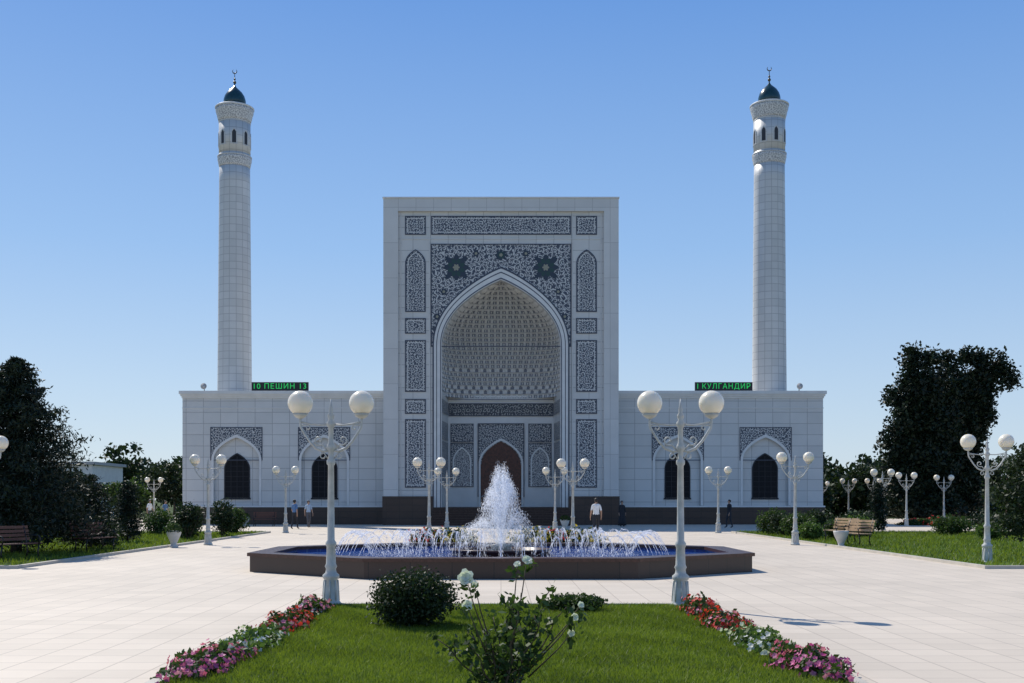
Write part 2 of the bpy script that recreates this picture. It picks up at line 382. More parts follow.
for cx in (-3.05,3.05):
    def flower(mb):
        medallion(mb,cx,17.55,.84,8,0,-.030,.38,1.05)
        medallion(mb,cx,17.55,.62,8,1,-.034,.42,1.05,.39)
        medallion(mb,cx,17.55,.36,8,0,-.038,.35)
        medallion(mb,cx,17.55,.24,6,2,-.042,.4)
        for k in range(4):
            a=math.pi/4+k*math.pi/2; medallion(mb,cx+.86*math.cos(a),17.55+.86*math.sin(a),.2,5,0,-.0305,.4)
    med(flower)
med(lambda mb:(medallion(mb,0,18.4,.44,8,0,-.031,.35,.9),medallion(mb,0,18.4,.26,6,1,-.036,.4),medallion(mb,0,18.4,.12,5,2,-.04)))
for cx,cz in ((-3.9,15.9),(3.9,15.9),(-1.7,18.5),(1.7,18.5),(-4.35,14.2),(4.35,14.2)):
    med(lambda mb:(medallion(mb,cx,cz,.24,6,0,-.03,.35),medallion(mb,cx,cz,.1,5,2,-.036)))
FL=1.2
plan=[(-4.2,.6),(-3.82,5.0),(3.82,5.0),(4.2,.6)]
mb=MB()
mb.add([(x,y,z) for z in (FL,9.3) for x,y in plan],[(0,1,5,4),(1,2,6,5),(2,3,7,6)],0)
NW=simple('niche_white_stone',(.74,.735,.71),.5,noise=.05,nscale=1.5)
mb.obj('niche_wall',[NW],portal)
for sg in (-1,1):
    for z0,z1 in ((2.7,5.8),(5.95,7.2),(7.8,8.72)):
        mb=MB(); A=(4.165-.38*.12,1.1); Bp=(4.165-.38*.82,4.3)
        mb.add([(sg*(A[0]-.03),A[1],z0),(sg*(Bp[0]-.03),Bp[1],z0),(sg*(Bp[0]-.03),Bp[1],z1),(sg*(A[0]-.03),A[1],z1)],[(0,1,2,3)],0)
        mb.obj('side_ornament_panel',[PATF],portal)
mb=MB(); mb.box(-4.61,4.61,-.3,5.35,.02,FL,0); mb.obj('portal_floor',[BROWN],portal)
mb=MB()
for k in range(7):
    mb.box(-4.6,4.6,-.31-.32*(7-k),-.31-.32*(6-k) if k<6 else -.301,0.002,FL*(k+1)/7.5,0)
mb.obj('entrance_stairs',[BROWN],mosque)
yb=4.97
mb=MB(); mb.box(-3.8,3.8,yb-.02,yb,7.8,8.72,0); frame(mb,-3.74,3.74,7.86,8.66,.07,yb-.07,yb-.001,1); mb.obj('ornament_band',[arabesque('arabesque_dark_band',3.2,15,(.035,.04,.055),(.36,.36,.34),-.1),OUT],portal)
for z in (9.0,):
    mb=MB(); mb.box(-3.8,3.8,yb-.14,yb,z-.08,z+.08,0); mb.box(-3.8,3.8,yb-.15,yb-.141,z-.03,z+.02,1); mb.obj('niche_cornice',[NW,OUT],portal)
for sg in (-1,1):
    x0,x1=sorted((sg*2.04,sg*3.62)); c=(x0+x1)/2
    mb=MB(); mb.box(x0,x1,yb-.02,yb,5.95,7.2,0); frame(mb,x0,x1,5.95,7.2,.05,yb-.05,yb,1); mb.obj('ornament_panel',[PAT,OUT],portal)
    mb=MB(); arch_wall(mb,c,.6,4.5,.95,.79,5.8,2.7,yb-.03,yb,0); arch_fill(mb,c,.58,4.5,.93,2.7,yb-.012,2); arch_ring(mb,c,.68,1.05,.58,.93,4.5,2.7,yb-.08,yb-.001,3)
    frame(mb,x0,x1,2.7,5.8,.05,yb-.05,yb,1); mb.obj('blind_arch',[PAT,OUT,PATF,NW],portal)
mb=MB(); arch_wall(mb,0,1.42,4.3,1.65,1.62,7.2,4.3,yb-.03,yb,0,legs=False); frame(mb,-1.62,1.62,2.0,7.2,.07,yb-.09,yb,2)
arch_ring(mb,0,1.62,1.87,1.48,1.7,4.3,FL,yb-.12,yb,1)
mb.obj('door_surround',[PAT,NW,OUT],portal)
mb=MB(); arch_fill(mb,0,1.48,4.3,1.7,FL,yb-.01,0)
for x in (-.7,0,.7): mb.box(x-.04,x+.04,yb-.05,yb-.012,FL,5.3-abs(x)*.6,0)
for z in (2.2,3.4,4.35): mb.box(-1.4,1.4,yb-.045,yb-.013,z-.04,z+.04,0)
dr=mb.obj('door',[DOORM],portal)
for x in (-.12,.12):
    mb=MB(); mb.tube([(x,yb-.06,2.1),(x,yb-.11,2.15),(x,yb-.11,2.45),(x,yb-.06,2.5)],.018,6); mb.obj('handle',[GOLD],dr)
# muqarnas vault: stepped tiers of small hooded cells, starting just above the dark band
def vault():
    z0,z1=9.1,16.82; T=26; VS=7; d0=4.4
    tb=[]; Lc=0; prev=None
    for i in range(801):
        a=math.pi*(1-i/800); x=math.copysign(abs(math.cos(a))**.5,math.cos(a)); y=abs(math.sin(a))**.5
        if prev: Lc+=math.hypot(x-prev[0],y-prev[1])
        prev=(x,y); tb.append((Lc,x,y))
    tl=np.array([t[0] for t in tb])/Lc; tx=np.array([t[1] for t in tb]); ty=np.array([t[2] for t in tb])
    def sc(z):
        s=min(1,max(0,(z-12.2)/(16.72-12.2))); w=4.15*max(0,1-s**B_)**(1/A_)
        q=min(1,max(0,(z-z0)/(z1-z0))); d=d0*max(0,1-q**2.1)**(1/1.25)
        return w,d
    V=[];F=[];Mt=[]
    zs=[z0+(z1-z0)*(1-(1-k/T)**1.05) for k in range(T+1)]
    for k in range(T):
        wa,da=sc(zs[k]); wb,db=sc(zs[k+1]); big=(k in (1,2,6)); nc=max(6,int(round((26 if big else 38)*(wa/4.2*.5+da/d0*.5)))); sub=10; M=nc*sub; ph=.5*(k%2)
        wq=min(wa,4.1); base=len(V)
        for i in range(VS+1):
            v=i/VS
            for j in range(M+1):
                u=j/M; c=abs(2*((u*nc+ph)%1)-1)
                g=v**(.4+5*(1-c)**1.2) if v>0 else 0
                w=wa+(wb-wa)*g; d=da+(db-da)*g
                sca=.15*(1-c*c)*math.sin(math.pi*v)*min(1,wa/2)
                if i==VS: sca=-.05*min(1,wa)
                cx=float(np.interp(u,tl,tx)); cy=float(np.interp(u,tl,ty))
                V.append(((w+sca*.5)*cx,.55+(d+sca)*cy,zs[k]+(zs[k+1]-zs[k])*v))
        for i in range(VS):
            for j in range(M):
                a=base+i*(M+1)+j; F.append((a,a+1,a+M+2,a+M+1)); 
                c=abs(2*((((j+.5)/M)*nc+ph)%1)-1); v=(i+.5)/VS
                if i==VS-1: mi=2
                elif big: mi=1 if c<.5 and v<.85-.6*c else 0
                else: mi=1 if (.22<c<.62 and v<.72) or (c<=.62 and .5<v<.75) else (3 if c<.22 and v<.5 else 0)  # blue-grey tone in the cell hollows, white at the ribs, for definition
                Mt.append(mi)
    mb=MB(); mb.add(V,F,0); mb.m=Mt; return mb.obj('muqarnas_vault',[NW,simple('blue_grey_cell_hollow',(.22,.235,.27),.6),simple('cell_ledge',(.62,.615,.60),.6),simple('pale_cell_flower',(.56,.56,.54),.6)],portal)
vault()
# wings
for sg in (-1,1):
    mb=MB(); X0=8.0; X1=22.15 if sg<0 else 22.4; yf=1.5; RD=.22
    def bx(a,b,*r):
        a,b=sorted((sg*a,sg*b)); mb.box(a,b,*r)
    bx(X0+.001,X1,yf+RD,20,0,9.0,0)
    for a,b in ((8.001,10.4),(14.2,16.5),(20.3,X1)): bx(a,b,yf,yf+RD-.001,0,8.9,0)
    for c in (12.3,18.4): 
        arch_wall(mb,sg*c,1.62,4.45,1.65,1.9,8.9,1.25,yf,yf+RD-.001,0,1)
        mb.box(sg*c-1.9,sg*c+1.9,yf+.001,yf+RD-.002,0,1.25,0)
    wing=mb.obj('wing_wall',[WHITE,WHITE2],mosque)
    mb=MB(); bx(8.0,X1+.12,yf-.14,20.2,8.92,9.06,0); bx(8.0,X1+.2,yf-.22,20.3,9.06,9.28,0); bx(8.0,X1+.05,yf-.06,20.1,8.78,8.919,0); mb.obj('cornice',[TRIM],wing)
    mb=MB(); bx(8,X1+.03,yf-.03,yf-.001,8.07,8.13,0); mb.obj('moulding_strip',[TRIM],wing)
    mb=MB(); bx(8.08,X1+.1,yf-.1,yf-.002,0,1.2,0); bx(X1+.002,X1+.1,yf-.002,20,0,1.2,0); mb.obj('plinth',[BROWN2],wing)
    mb=MB(); bx(8.08,X1+.12,yf-.12,yf-.001,1.2,1.30,0); mb.obj('plinth_ledge',[TRIM],wing)
    for c in (12.3,18.4):
        cx=sg*c
        mb=MB(); arch_wall(mb,cx,1.66,4.45,1.72,1.76,6.72,4.72,yf-.02,yf,0,legs=False)
        frame(mb,cx-1.76,cx+1.76,4.5,6.72,.05,yf-.035,yf-.001,2); arch_ring(mb,cx,1.74,1.80,1.58,1.6,4.45,1.33,yf-.037,yf-.001,1)
        mb.obj('window_surround',[PAT,TRIM,OUT],wing)
        mb=MB(); yw=yf+RD-.02; arch_fill(mb,cx,.84,3.85,1.05,1.85,yw,0)
        wd=mb.obj('window',[GLASS],wing)
        mb=MB()
        arch_ring(mb,cx,.90,1.12,.82,1.02,3.85,1.80,yw-.03,yw+.012,0)
        for x in (-.42,0,.42): mb.box(cx+x-.018,cx+x+.018,yw-.02,yw-.002,1.85,4.75-abs(x)*.8)
        for z in [1.9+.36*k for k in range(8)]:
            w=.8 if z<4.0 else .5
            mb.box(cx-w,cx+w,yw-.017,yw-.003,z-.014,z+.014)
        mb.box(cx-.95,cx+.95,yw-.06,yw+.011,1.74,1.84)
        mb.obj('frame',[LATT],wd)
# minarets
for sg,dz,X in ((-1,0,-19.85),(1,.2,20.0)):
    n=24; prof=[(1.34-(1.34-1.12)*(k/n),26.5*k/n+dz*k/n) for k in range(n+1)]
    mb=MB(); mb.lathe(prof,40,mi=0); z=26.5+dz
    sc1=lambda k,j:(.045*abs(math.sin(math.pi*(j+2*(k%2))/4)) if 0<k<6 else 0)
    mb.lathe([(1.12,z-.1),(1.13,z+.06),(1.15,z+.18),(1.17,z+.3),(1.20,z+.42),(1.22,z+.54),(1.24,z+.66)],48,mi=2,scal=sc1)
    mb.lathe([(1.26,z+.66),(1.26,z+.74),(1.18,z+.76),(1.17,z+.86)],40,mi=0)
    mb.lathe([(1.155,z+.86),(1.155,z+3.2)],40,mi=0)
    mb.lathe([(1.17,z+3.2),(1.17,z+3.26)],40,mi=1)
    mb.lathe([(1.16,z+3.28),(1.18,z+3.44),(1.22,z+3.6),(1.26,z+3.78),(1.31,z+3.95),(1.36,z+4.12),(1.40,z+4.28)],48,mi=2,scal=sc1)
    mb.lathe([(1.43,z+4.28),(1.43,z+4.38),(1.38,z+4.42),(.9,z+4.44)],40,mi=1)
    mn=mb.obj('minaret',[MINW,TRIM,PATL],mosque,(X,7,0))
    for k in range(8):
        mb=MB(); arch_fill(mb,0,.15,z+2.2,.28,z+1.5,-1.165,0,8); arch_ring(mb,0,.22,.38,.15,.28,z+2.2,z+1.46,-1.185,-1.12,1)
        mb.box(-.28,.28,-1.18,-1.10,z+1.40,z+1.46,1)
        mb.obj('lantern_window',[SOFTG,WHITE2],mn,rot=k*math.pi/4+.2)
    mb=MB(); zz=z+4.44
    mb.lathe([(.86,zz),(.86,zz+.12),(.80,zz+.15)],32,mi=1)
    mb.lathe([(.78,zz+.15),(.82,zz+.35),(.81,zz+.55),(.72,zz+.85),(.55,zz+1.12),(.34,zz+1.32),(.14,zz+1.5),(.05,zz+1.66)],32,mi=0)
    mb.obj('dome',[DOME,TRIM],mn)
    mb=MB(); zt=zz+1.6
    mb.lathe([(.05,zt),(.05,zt+.15),(.03,zt+.18),(.025,zt+.9),(.005,zt+1.0)],10); mb.sphere((0,0,zt+.28),.12,seg=12,ring=8); mb.sphere((0,0,zt+.52),.08,seg=12,ring=8)
    pts=[(.16*math.sin(a),0,zt+1.12-.16*math.cos(a)) for a in [math.radians(d) for d in range(-140,141,20)]]
    mb.tube(pts,[.01+.03*math.sin(math.pi*i/(len(pts)-1)) for i in range(len(pts))],6)
    mb.obj('finial',[GOLD],mn)
# roof signs
GREEN=simple('green_led',(.02,.4,.09),.5); gb=GREEN.node_tree.nodes['Principled BSDF']; gb.inputs['Emission Color'].default_value=(.02,.6,.12,1); gb.inputs['Emission Strength'].default_value=.55
BLACK=simple('black_panel',(.01,.01,.012),.4)
def sign(x0,x1,txt):
    t=thing('led_sign','black electronic sign board with green Cyrillic letters on the roof edge','sign',((x0+x1)/2,76.6,9.28),'prayer time signs on the roof')
    w=(x1-x0)/2; mb=MB(); mb.box(-w,w,-.08,.08,.02,.62); mb.obj('sign_board',[BLACK],t)
    for x in (-w*.7,w*.7):
        mb=MB(); mb.box(x-.04,x+.04,-.05,.5,0,.02); mb.tube([(x,.09,.5),(x,.48,.01)],.02,5); mb.obj('bracket',[IRON],t)
    cu=bpy.data.curves.new('sign_text','FONT'); cu.body=txt; cu.size=.52; cu.align_x='CENTER'; cu.align_y='CENTER'; cu.extrude=.005; cu.space_character=1.15
    o=bpy.data.objects.new('tmp',cu); COL.objects.link(o); bpy.context.view_layer.update()
    me=bpy.data.meshes.new_from_object(o.evaluated_get(bpy.context.evaluated_depsgraph_get())); bpy.data.objects.remove(o)
    xs=[v.co.x for v in me.vertices]; wd=max(xs)-min(xs); k=(2*w*.92)/wd; mid=(max(xs)+min(xs))/2
    for v in me.vertices: v.co.x=(v.co.x-mid)*k
    me.materials.clear(); me.materials.append(GREEN)
    tt=bpy.data.objects.new('sign_text',me); COL.objects.link(tt); tt.parent=t; tt.rotation_euler=(math.pi/2,0,0); tt.location=(0,-.09,.32)
sign(-17.35,-13.4,'10 ПЕШИН 13'); sign(13.5,17.5,'I КУЛГАНДИР')
for x in (-20.9,21.0):
    t=thing('loudspeaker','grey horn loudspeaker standing on the roof edge','loudspeaker',(x,77.5,9.3),'roof loudspeakers')
    mb=MB(); mb.tube([(0,0,0),(0,0,.35)],.03,6); mb.obj('stand',[IRON],t)
    mb=MB(); mb.tube([(0,.2,.4),(0,0,.4),(0,-.2,.4)],[.05,.09,.22],12); mb.obj('horn',[ROOF],t)

# ------------------------------------------------------------ street lamps
lamp=thing('street_lamp','cream ornate iron lamp post with two white globes','street lamp',(-2.72,17.6,0),'ornate twin globe lamps around the plaza')
mb=MB()
mb.lathe([(.17,0),(.17,.05),(.15,.07),(.135,.10),(.12,.30),(.105,.42),(.135,.46),(.135,.50),(.09,.54),(.08,.60),(.10,.64),(.08,.68),(.07,.95),(.088,.98),(.088,1.02),(.06,1.06),(.048,2.25),(.07,2.28),(.07,2.33),(.045,2.37),(.042,2.48),(.075,2.52),(.06,2.58),(.042,2.62),(.04,2.85),(.068,2.89),(.068,2.94),(.035,2.98),(.055,3.03),(.055,3.06),(.028,3.10),(.035,3.14),(.022,3.19),(.006,3.32)],18)
for k in range(8):
    a=k*math.pi/4; mb.tube([(.13*math.cos(a),.13*math.sin(a),.1),(.112*math.cos(a),.112*math.sin(a),.42)],.014,5)
mb.obj('post',[LPOST],lamp)
for sg in (-1,1):
    mb=MB()
    mb.tube([(sg*x,0,z) for x,z in ((.03,2.50),(.12,2.48),(.24,2.53),(.34,2.64),(.42,2.76),(.48,2.86),(.49,2.94),(.49,3.03))],[.022,.022,.022,.02,.02,.02,.02,.022],8)
    sp=[(sg*(.19+(.085-.0045*j)*math.cos(-2.2+j*.45)),0,2.66+(.085-.0045*j)*math.sin(-2.2+j*.45)) for j in range(16)]
    mb.tube([(sg*.06,0,2.50)]+sp,.012,6)
    sp=[(sg*(.375+(.05-.003*j)*math.cos(1.2+j*.45)),0,2.855+(.05-.003*j)*math.sin(1.2+j*.45)) for j in range(13)]
    mb.tube([(sg*.48,0,2.9)]+sp,.010,6)
    sp=[(sg*(.12+(.06-.0035*j)*math.cos(1.6-j*.45)),0,2.40+(.06-.0035*j)*math.sin(1.6-j*.45)) for j in range(12)]
    mb.tube([(sg*.04,0,2.35)]+sp,.010,6)
    mb.tube([(sg*.04,0,2.91),(sg*.2,0,2.90),(sg*.34,0,2.92),(sg*.48,0,2.95)],.013,6)
    mb.lathe([(.02,3.0),(.05,3.01),(.10,3.04),(.125,3.08),(.09,3.09)],14,cx=sg*.49)
    mb.obj('arm',[LPOST],lamp)
    mb=MB(); mb.sphere((sg*.49,0,3.25),.2,seg=28,ring=18); mb.obj('globe',[GLOBE],lamp)
for x,y,r in [(2.84,17.4,.03),(-11.05,41.5,.1),(-11.1,56.7,0),(-2.98,45.6,0),(-2.95,60,.1),(2.98,45.6,0.05),(2.95,60,0),(11.2,56.7,0),(11.1,41.5,-.1),(12.95,29.3,-.1),(-13.85,29.3,.1),
            (-26.5,84,.1),(27.8,88,.1),(30.8,91,0),(25.8,70,.1),(30.6,76,-.1),(29.5,101,.1),(34.5,99,.2),(21.5,62,0)]:
    clone(lamp,(x,y,0),r+random.uniform(-.12,.12),random.uniform(.99,1.02))

# ------------------------------------------------------------ fountain
fo=thing('fountain','octagonal brown granite fountain with blue pool and white water jets','fountain',(0,28,0))
def oct_(s,dx=0):
    return [(-2.95,-4.35),(2.95,-4.35),(5.95,-1.95),(5.95,1.7),(2.95,4.2),(-2.95,4.2),(-5.95,1.7),(-5.95,-1.95)] if s==0 else [(x*(1-s/5.95),y*(1-s/4.3)) for x,y in oct_(0)]
def ring(mb,so,si,z0,z1,mi=0):
    P,Q=oct_(so),oct_(si)
    n=8; v=[(x,y,z0) for x,y in P]+[(x,y,z1) for x,y in P]+[(x,y,z1) for x,y in Q]+[(x,y,z0) for x,y in Q]
    f=[]
    for j in range(n):
        k=(j+1)%n; f+=[(j,k,n+k,n+j),(n+j,n+k,2*n+k,2*n+j),(2*n+j,2*n+k,3*n+k,3*n+j)]
        f.append((3*n+j,3*n+k,k,j))
    mb.add(v,f,mi)
mb=MB(); ring(mb,.001,.4,0,.37); mb.obj('basin_wall',[BROWN2],fo)
RIM=simple('polished_granite_rim',(.075,.036,.027),.3,noise=.3,nscale=12,spec=.35)
mb=MB(); ring(mb,-.06,.5,.371,.45); mb.obj('basin_rim',[RIM],fo)
POOL=tiles('blue_pool_tiles','xy',.25,.25,(.015,.08,.40),(.01,.06,.31),(.08,.17,.38),.012,rough=.3)
mb=MB(); P=oct_(.45); mb.add([(x,y,.08) for x,y in P],[tuple(range(8))]); ring(mb,.402,.44,.08,.368); mb.obj('pool_floor',[POOL],fo)
wm,nt,b=newmat('fountain_water'); b.inputs['Base Color'].default_value=(.008,.05,.27,1); b.inputs['Roughness'].default_value=.08
b.inputs['Transmission Weight'].default_value=.3; b.inputs['IOR'].default_value=1.33; b.inputs['Specular IOR Level'].default_value=.25
tc=N(nt,'ShaderNodeTexCoord'); no=N(nt,'ShaderNodeTexNoise',Scale=5.0,Detail=4.0); nt.links.new(tc.outputs['Object'],no.inputs['Vector'])
bp=N(nt,'ShaderNodeBump',Strength=.9,Distance=.08); nt.links.new(no.outputs[0],bp.inputs['Height']); nt.links.new(bp.outputs[0],b.inputs['Normal'])
mb=MB(); mb.add([(x,y,.3) for x,y in oct_(.445)],[tuple(range(8))]); mb.obj('water_surface',[wm],fo)
mb=MB(); mb.lathe([(1.25,.1),(1.25,.40),(1.30,.42),(1.30,.46),(1.12,.46),(1.12,.3)],24); mb.obj('inner_basin',[RIM],fo)
mb=MB(); mb.lathe([(.3,.1),(.25,.5),(.3,.55),(.1,.6)],16); mb.obj('nozzle',[KERB],fo)
SPRAY=bpy.data.materials.new('white_spray'); SPRAY.use_nodes=True; nt=SPRAY.node_tree; nt.nodes.clear()
d=N(nt,'ShaderNodeBsdfDiffuse'); d.inputs[0].default_value=(.9,.92,.95,1); t=N(nt,'ShaderNodeBsdfTranslucent'); t.inputs[0].default_value=(.95,.97,1,1)
tp=N(nt,'ShaderNodeBsdfTransparent'); m1=N(nt,'ShaderNodeMixShader'); m1.inputs[0].default_value=.6; m2=N(nt,'ShaderNodeMixShader'); m2.inputs[0].default_value=.3
nt.links.new(d.outputs[0],m1.inputs[1]); nt.links.new(t.outputs[0],m1.inputs[2]); nt.links.new(m1.outputs[0],m2.inputs[1]); nt.links.new(tp.outputs[0],m2.inputs[2])
o=N(nt,'ShaderNodeOutputMaterial'); nt.links.new(m2.outputs[0],o.inputs[0])
def streaks(Pf,Vf,L,w):
    n=len(Pf); d=Vf/np.linalg.norm(Vf,axis=1,keepdims=True); b=np.cross(d,unit(n)); b/=np.linalg.norm(b,axis=1,keepdims=True)+1e-9
    L=L[:,None];w=w[:,None]; return np.stack([Pf+d*L,Pf+b*w,Pf-d*L,Pf-b*w],1)
n=27000
nb=70; ja=rng.random(nb)*6.283; jh=.55+1.65*rng.random(nb)**1.0; jr=1.08*(1-((jh-.55)/1.65)**.9)*(.7+.3*rng.random(nb))+.15
idx=rng.integers(0,nb,n); h=jh[idx]*(.9+.14*rng.random(n)); rad=jr[idx]*(.85+.3*rng.random(n)); a=ja[idx]+rng.normal(size=n)*.12
vz=np.sqrt(2*9.8*h); T=2*vz/9.8; fr=rng.random(n)**.8; tt=fr*T
r=rad*fr+.04; z=.45+vz*tt-4.9*tt*tt
P=np.stack([r*np.cos(a),r*np.sin(a),z],1)+rng.normal(size=(n,3))*(.012+.06*fr[:,None]**2)
V=np.stack([np.cos(a)*rad/T,np.sin(a)*rad/T,vz-9.8*tt],1)
quads('central_water_plume',streaks(P,V,.012+.028*rng.random(n),.0028+.0038*rng.random(n)),SPRAY,np.ones(n),fo)
for nj,RX,RY,H,m,inw in ((54,4.25,2.95,.50,190,.95),(30,2.7,1.9,.55,150,.28)):
    for k in range(nj):
        A=2*math.pi*(k+.5)/nj; x0,y0=RX*math.cos(A),RY*math.sin(A)
        h=H+.12*random.random(); vz=math.sqrt(2*9.8*h); T=2*vz/9.8; t=rng.random(m)*T; s=t/T
        dx,dy=-inw*math.cos(A),-inw*.85*math.sin(A)
        P=np.stack([s*dx,s*dy,.02+vz*t-4.9*t*t],1)+rng.normal(size=(m,3))*(.004+.03*s[:,None]**1.5)
        V=np.stack([np.full(m,dx/T),np.full(m,dy/T),vz-9.8*t],1)
        quads('water_jet',streaks(P,V,.03+.02*rng.random(m),.003+.0035*rng.random(m)),SPRAY,np.ones(m),fo,(x0,y0,.3))
n=6000
a=rng.random(n)*6.283; rr=np.where(rng.random(n)<.5,rng.normal(.9,.3,n),rng.normal(3.0,.35,n))
P=np.stack([rr*np.cos(a),rr*.75*np.sin(a),.31+np.abs(rng.normal(0,.05,n))],1)
quads('water_splash',leaves(P,.011),SPRAY,np.ones(n),fo)

# ------------------------------------------------------------ flower beds
def flowerbed(loc,rx,ry,h,pm,label,nf=260,leafm=LMD,ls=.035,ps=.032,rot=0,group='flower clumps along the lawn edges',pm2=None):
    root=thing('flower_bed',label,'flowers',loc,group,rot)
    n=int(2300*rx*ry/.25); u=unit(n); u[:,2]=np.abs(u[:,2]); r=(.35+.8*rng.random(n)**1.1)[:,None]
    p1,p2=random.random()*6,random.random()*6
    bf=lambda u:1+.34*np.sin(u[:,0]*6+p1)*np.cos(u[:,1]*8+p2)
    C=u*r*np.array([rx,ry,h])*bf(u)[:,None]
    quads('leaves',leaves(C,ls),leafm,rng.random(n)*.9,root)
    def bl(nf,pm):
        V=[];T=[]
        fu=unit(nf); fu[:,2]=np.abs(fu[:,2])*.8+.1; fu/=np.linalg.norm(fu,axis=1,keepdims=True)
        FC=fu*np.array([rx,ry,h])*bf(fu)[:,None]*(.75+.5*rng.random(nf))[:,None]
        for c,nn in zip(FC,fu):
            nn=nn+rng.normal(size=3)*.3; nn/=np.linalg.norm(nn); a=np.cross(nn,[.3,.2,.9]); a/=np.linalg.norm(a); b=np.cross(nn,a); s=ps*(.6+.6*random.random()); tb=random.random()*.7
            for k in range(5):
                th=k*1.2566+random.random()*.2; d=a*math.cos(th)+b*math.sin(th); e=np.cross(nn,d)
                V.append([c,c+d*s*.6+e*s*.45+nn*s*.15,c+d*s*1.1+nn*s*.3,c+d*s*.6-e*s*.45+nn*s*.15]); T.append(tb+.3*random.random())
        quads('blossom',np.array(V),pm,np.array(T),root)
    bl(nf,pm)
    if pm2: bl(nf//3,pm2)
    return root
for sg in (-1,1):
    dx=0 if sg<0 else .13
    flowerbed((sg*2.80+dx,16.2,.03),.22,.72,.20,PPINK if sg<0 else PRED,'clump of %s petunias at the lawn edge'%('pale pink and white' if sg<0 else 'rosy red'),150,pm2=PWHITE if sg<0 else PPINK)
    flowerbed((sg*2.82+dx,14.5,.03),.25,.85,.16,PRED,'clump of bright red flowers at the lawn edge',210,pm2=PPINK)
    flowerbed((sg*2.84+dx,12.7,.03),.27,.90,.15,PWHITE,'low green clump dotted with white flowers',130,LBR)
    flowerbed((sg*2.93+dx,10.95,.03),.28,.85,.15,PMAG,'clump of magenta petunias at the lawn edge',230,pm2=PPINK)
for x,m,c in ((-2.9,PRED,'red'),(-1.8,PYEL,'yellow'),(1.3,PYEL,'yellow'),(2.2,PRED,'red'),(3.2,PYEL,'yellow')):
    flowerbed((x,44+random.random(),0),.75,.5,.45,m,'round bed of %s flowers beside the fountain'%c,200,LMD,.05,.06,group='flower beds beyond the fountain')
flowerbed((29.5,74,0),2.2,.5,.4,PRED,'long bed of red flowers on the grass',300,LMD,.1,.09,group='distant flower beds')
flowerbed((33,71,0),1.8,.5,.35,PRED,'long bed of red flowers on the grass',200,LMD,.1,.09,group='distant flower beds')

# ------------------------------------------------------------ near shrubs
bush('round_shrub','dense dark green rounded shrub on the lawn',(-1.12,14.6,.03),.60,.55,.72,LDK,16000,.024)
bush('low_shrub','low spreading green shrub on the lawn',(1.12,16.6,.03),.48,.4,.22,LMD,6000,.026)
hb=thing('flowering_bush','leggy open green bush with large white blossoms on the lawn','bush',(.03,8.6,.03))
mb=MB(); LC=[]
for k in range(12):
    a=k*2.4+random.random(); L=.14+.42*random.random(); hgt=.58+.54*random.random()*(1-.5*L/.6)
    pts=[]; 
    for j in range(9):
        s=j/8; w=L*s**1.2; pts.append((w*math.cos(a)+.02*math.sin(j*1.9+k),w*.8*math.sin(a)+.02*math.cos(j*1.3+k),hgt*s))
    mb.tube(pts,[.009*(1-.8*j/8)+.002 for j in range(9)],5)
    for j in range(2,9):
        m=9 if j>3 else 7
        LC.append(np.array(pts[j])+rng.normal(size=(m,3))*np.array([.035,.035,.03]))
    for q in range(3):
        j=random.randint(3,7); p=Vector(pts[j]); e=p+Vector((random.uniform(-.16,.16),random.uniform(-.12,.12),random.uniform(.05,.16))); mb.tube([p,e],[.005,.002],4)
        LC.append(np.array(e)+rng.normal(size=(8,3))*.026); LC.append(np.array((p+e)/2)+rng.normal(size=(4,3))*.022)
LC=np.concatenate(LC); mb.obj('stem',[BARK],hb)
quads('leaves',leaves(LC,.031,.6),LMD,rng.random(len(LC)),hb)
def bigflower(c,r,nn,par):
    V=[];T=[]; nn=np.array(nn,float); nn/=np.linalg.norm(nn); a=np.cross(nn,[0,.1,1]); a/=np.linalg.norm(a); b=np.cross(nn,a); c=np.array(c)
    for l,(rr,of) in enumerate(((r,0),(r*.8,.6),(r*.55,.2))):
        for k in range(5):
            th=k*1.2566+of+random.uniform(-.15,.15); d=a*math.cos(th)+b*math.sin(th); e=np.cross(nn,d); up=nn*rr*(.15+.35*l)
            m=c+d*rr*.6+up*.6; tip=c+d*rr*random.uniform(.85,1.05)+up*1.0
            V.append([c,m+e*rr*.48,tip+e*rr*.22,tip-e*rr*.2]); T.append(.4+.6*random.random())
            V.append([c,tip-e*rr*.2,m-e*rr*.48,c-e*rr*.05]); T.append(.3+.6*random.random())
    quads('blossom',np.array(V),PWHITE,np.array(T),par)
for c,r,nn in (((-.30,-.1,1.07),.068,(-.2,-1,.3)),((-.29,-.12,.86),.045,(.1,-1,.1)),((.17,-.05,1.20),.048,(.2,-.7,.7)),((.54,-.05,.76),.036,(.4,-.9,.2)),((.52,.0,.63),.032,(.1,-1,.2)),((-.24,.1,1.0),.038,(-.5,-.6,.5)),((.10,.1,1.16),.034,(-.3,-.6,.6)),((.60,.1,.84),.03,(.3,-1,.4))):
    mb2=MB(); bigflower(c,r,nn,hb)
    LC=np.array(c)+np.array([0,.03,-.06])+rng.normal(size=(16,3))*.035
    quads('leaves',leaves(LC,.030,.6),LMD,rng.random(16),hb)
    mb2.tube([(c[0]*.35,c[1]*.35,c[2]*.45),(c[0]*.8,c[1]*.8,c[2]*.8),(c[0],c[1]+.01,c[2])],[.008,.005,.003],5); mb2.obj('stem',[BARK],hb)

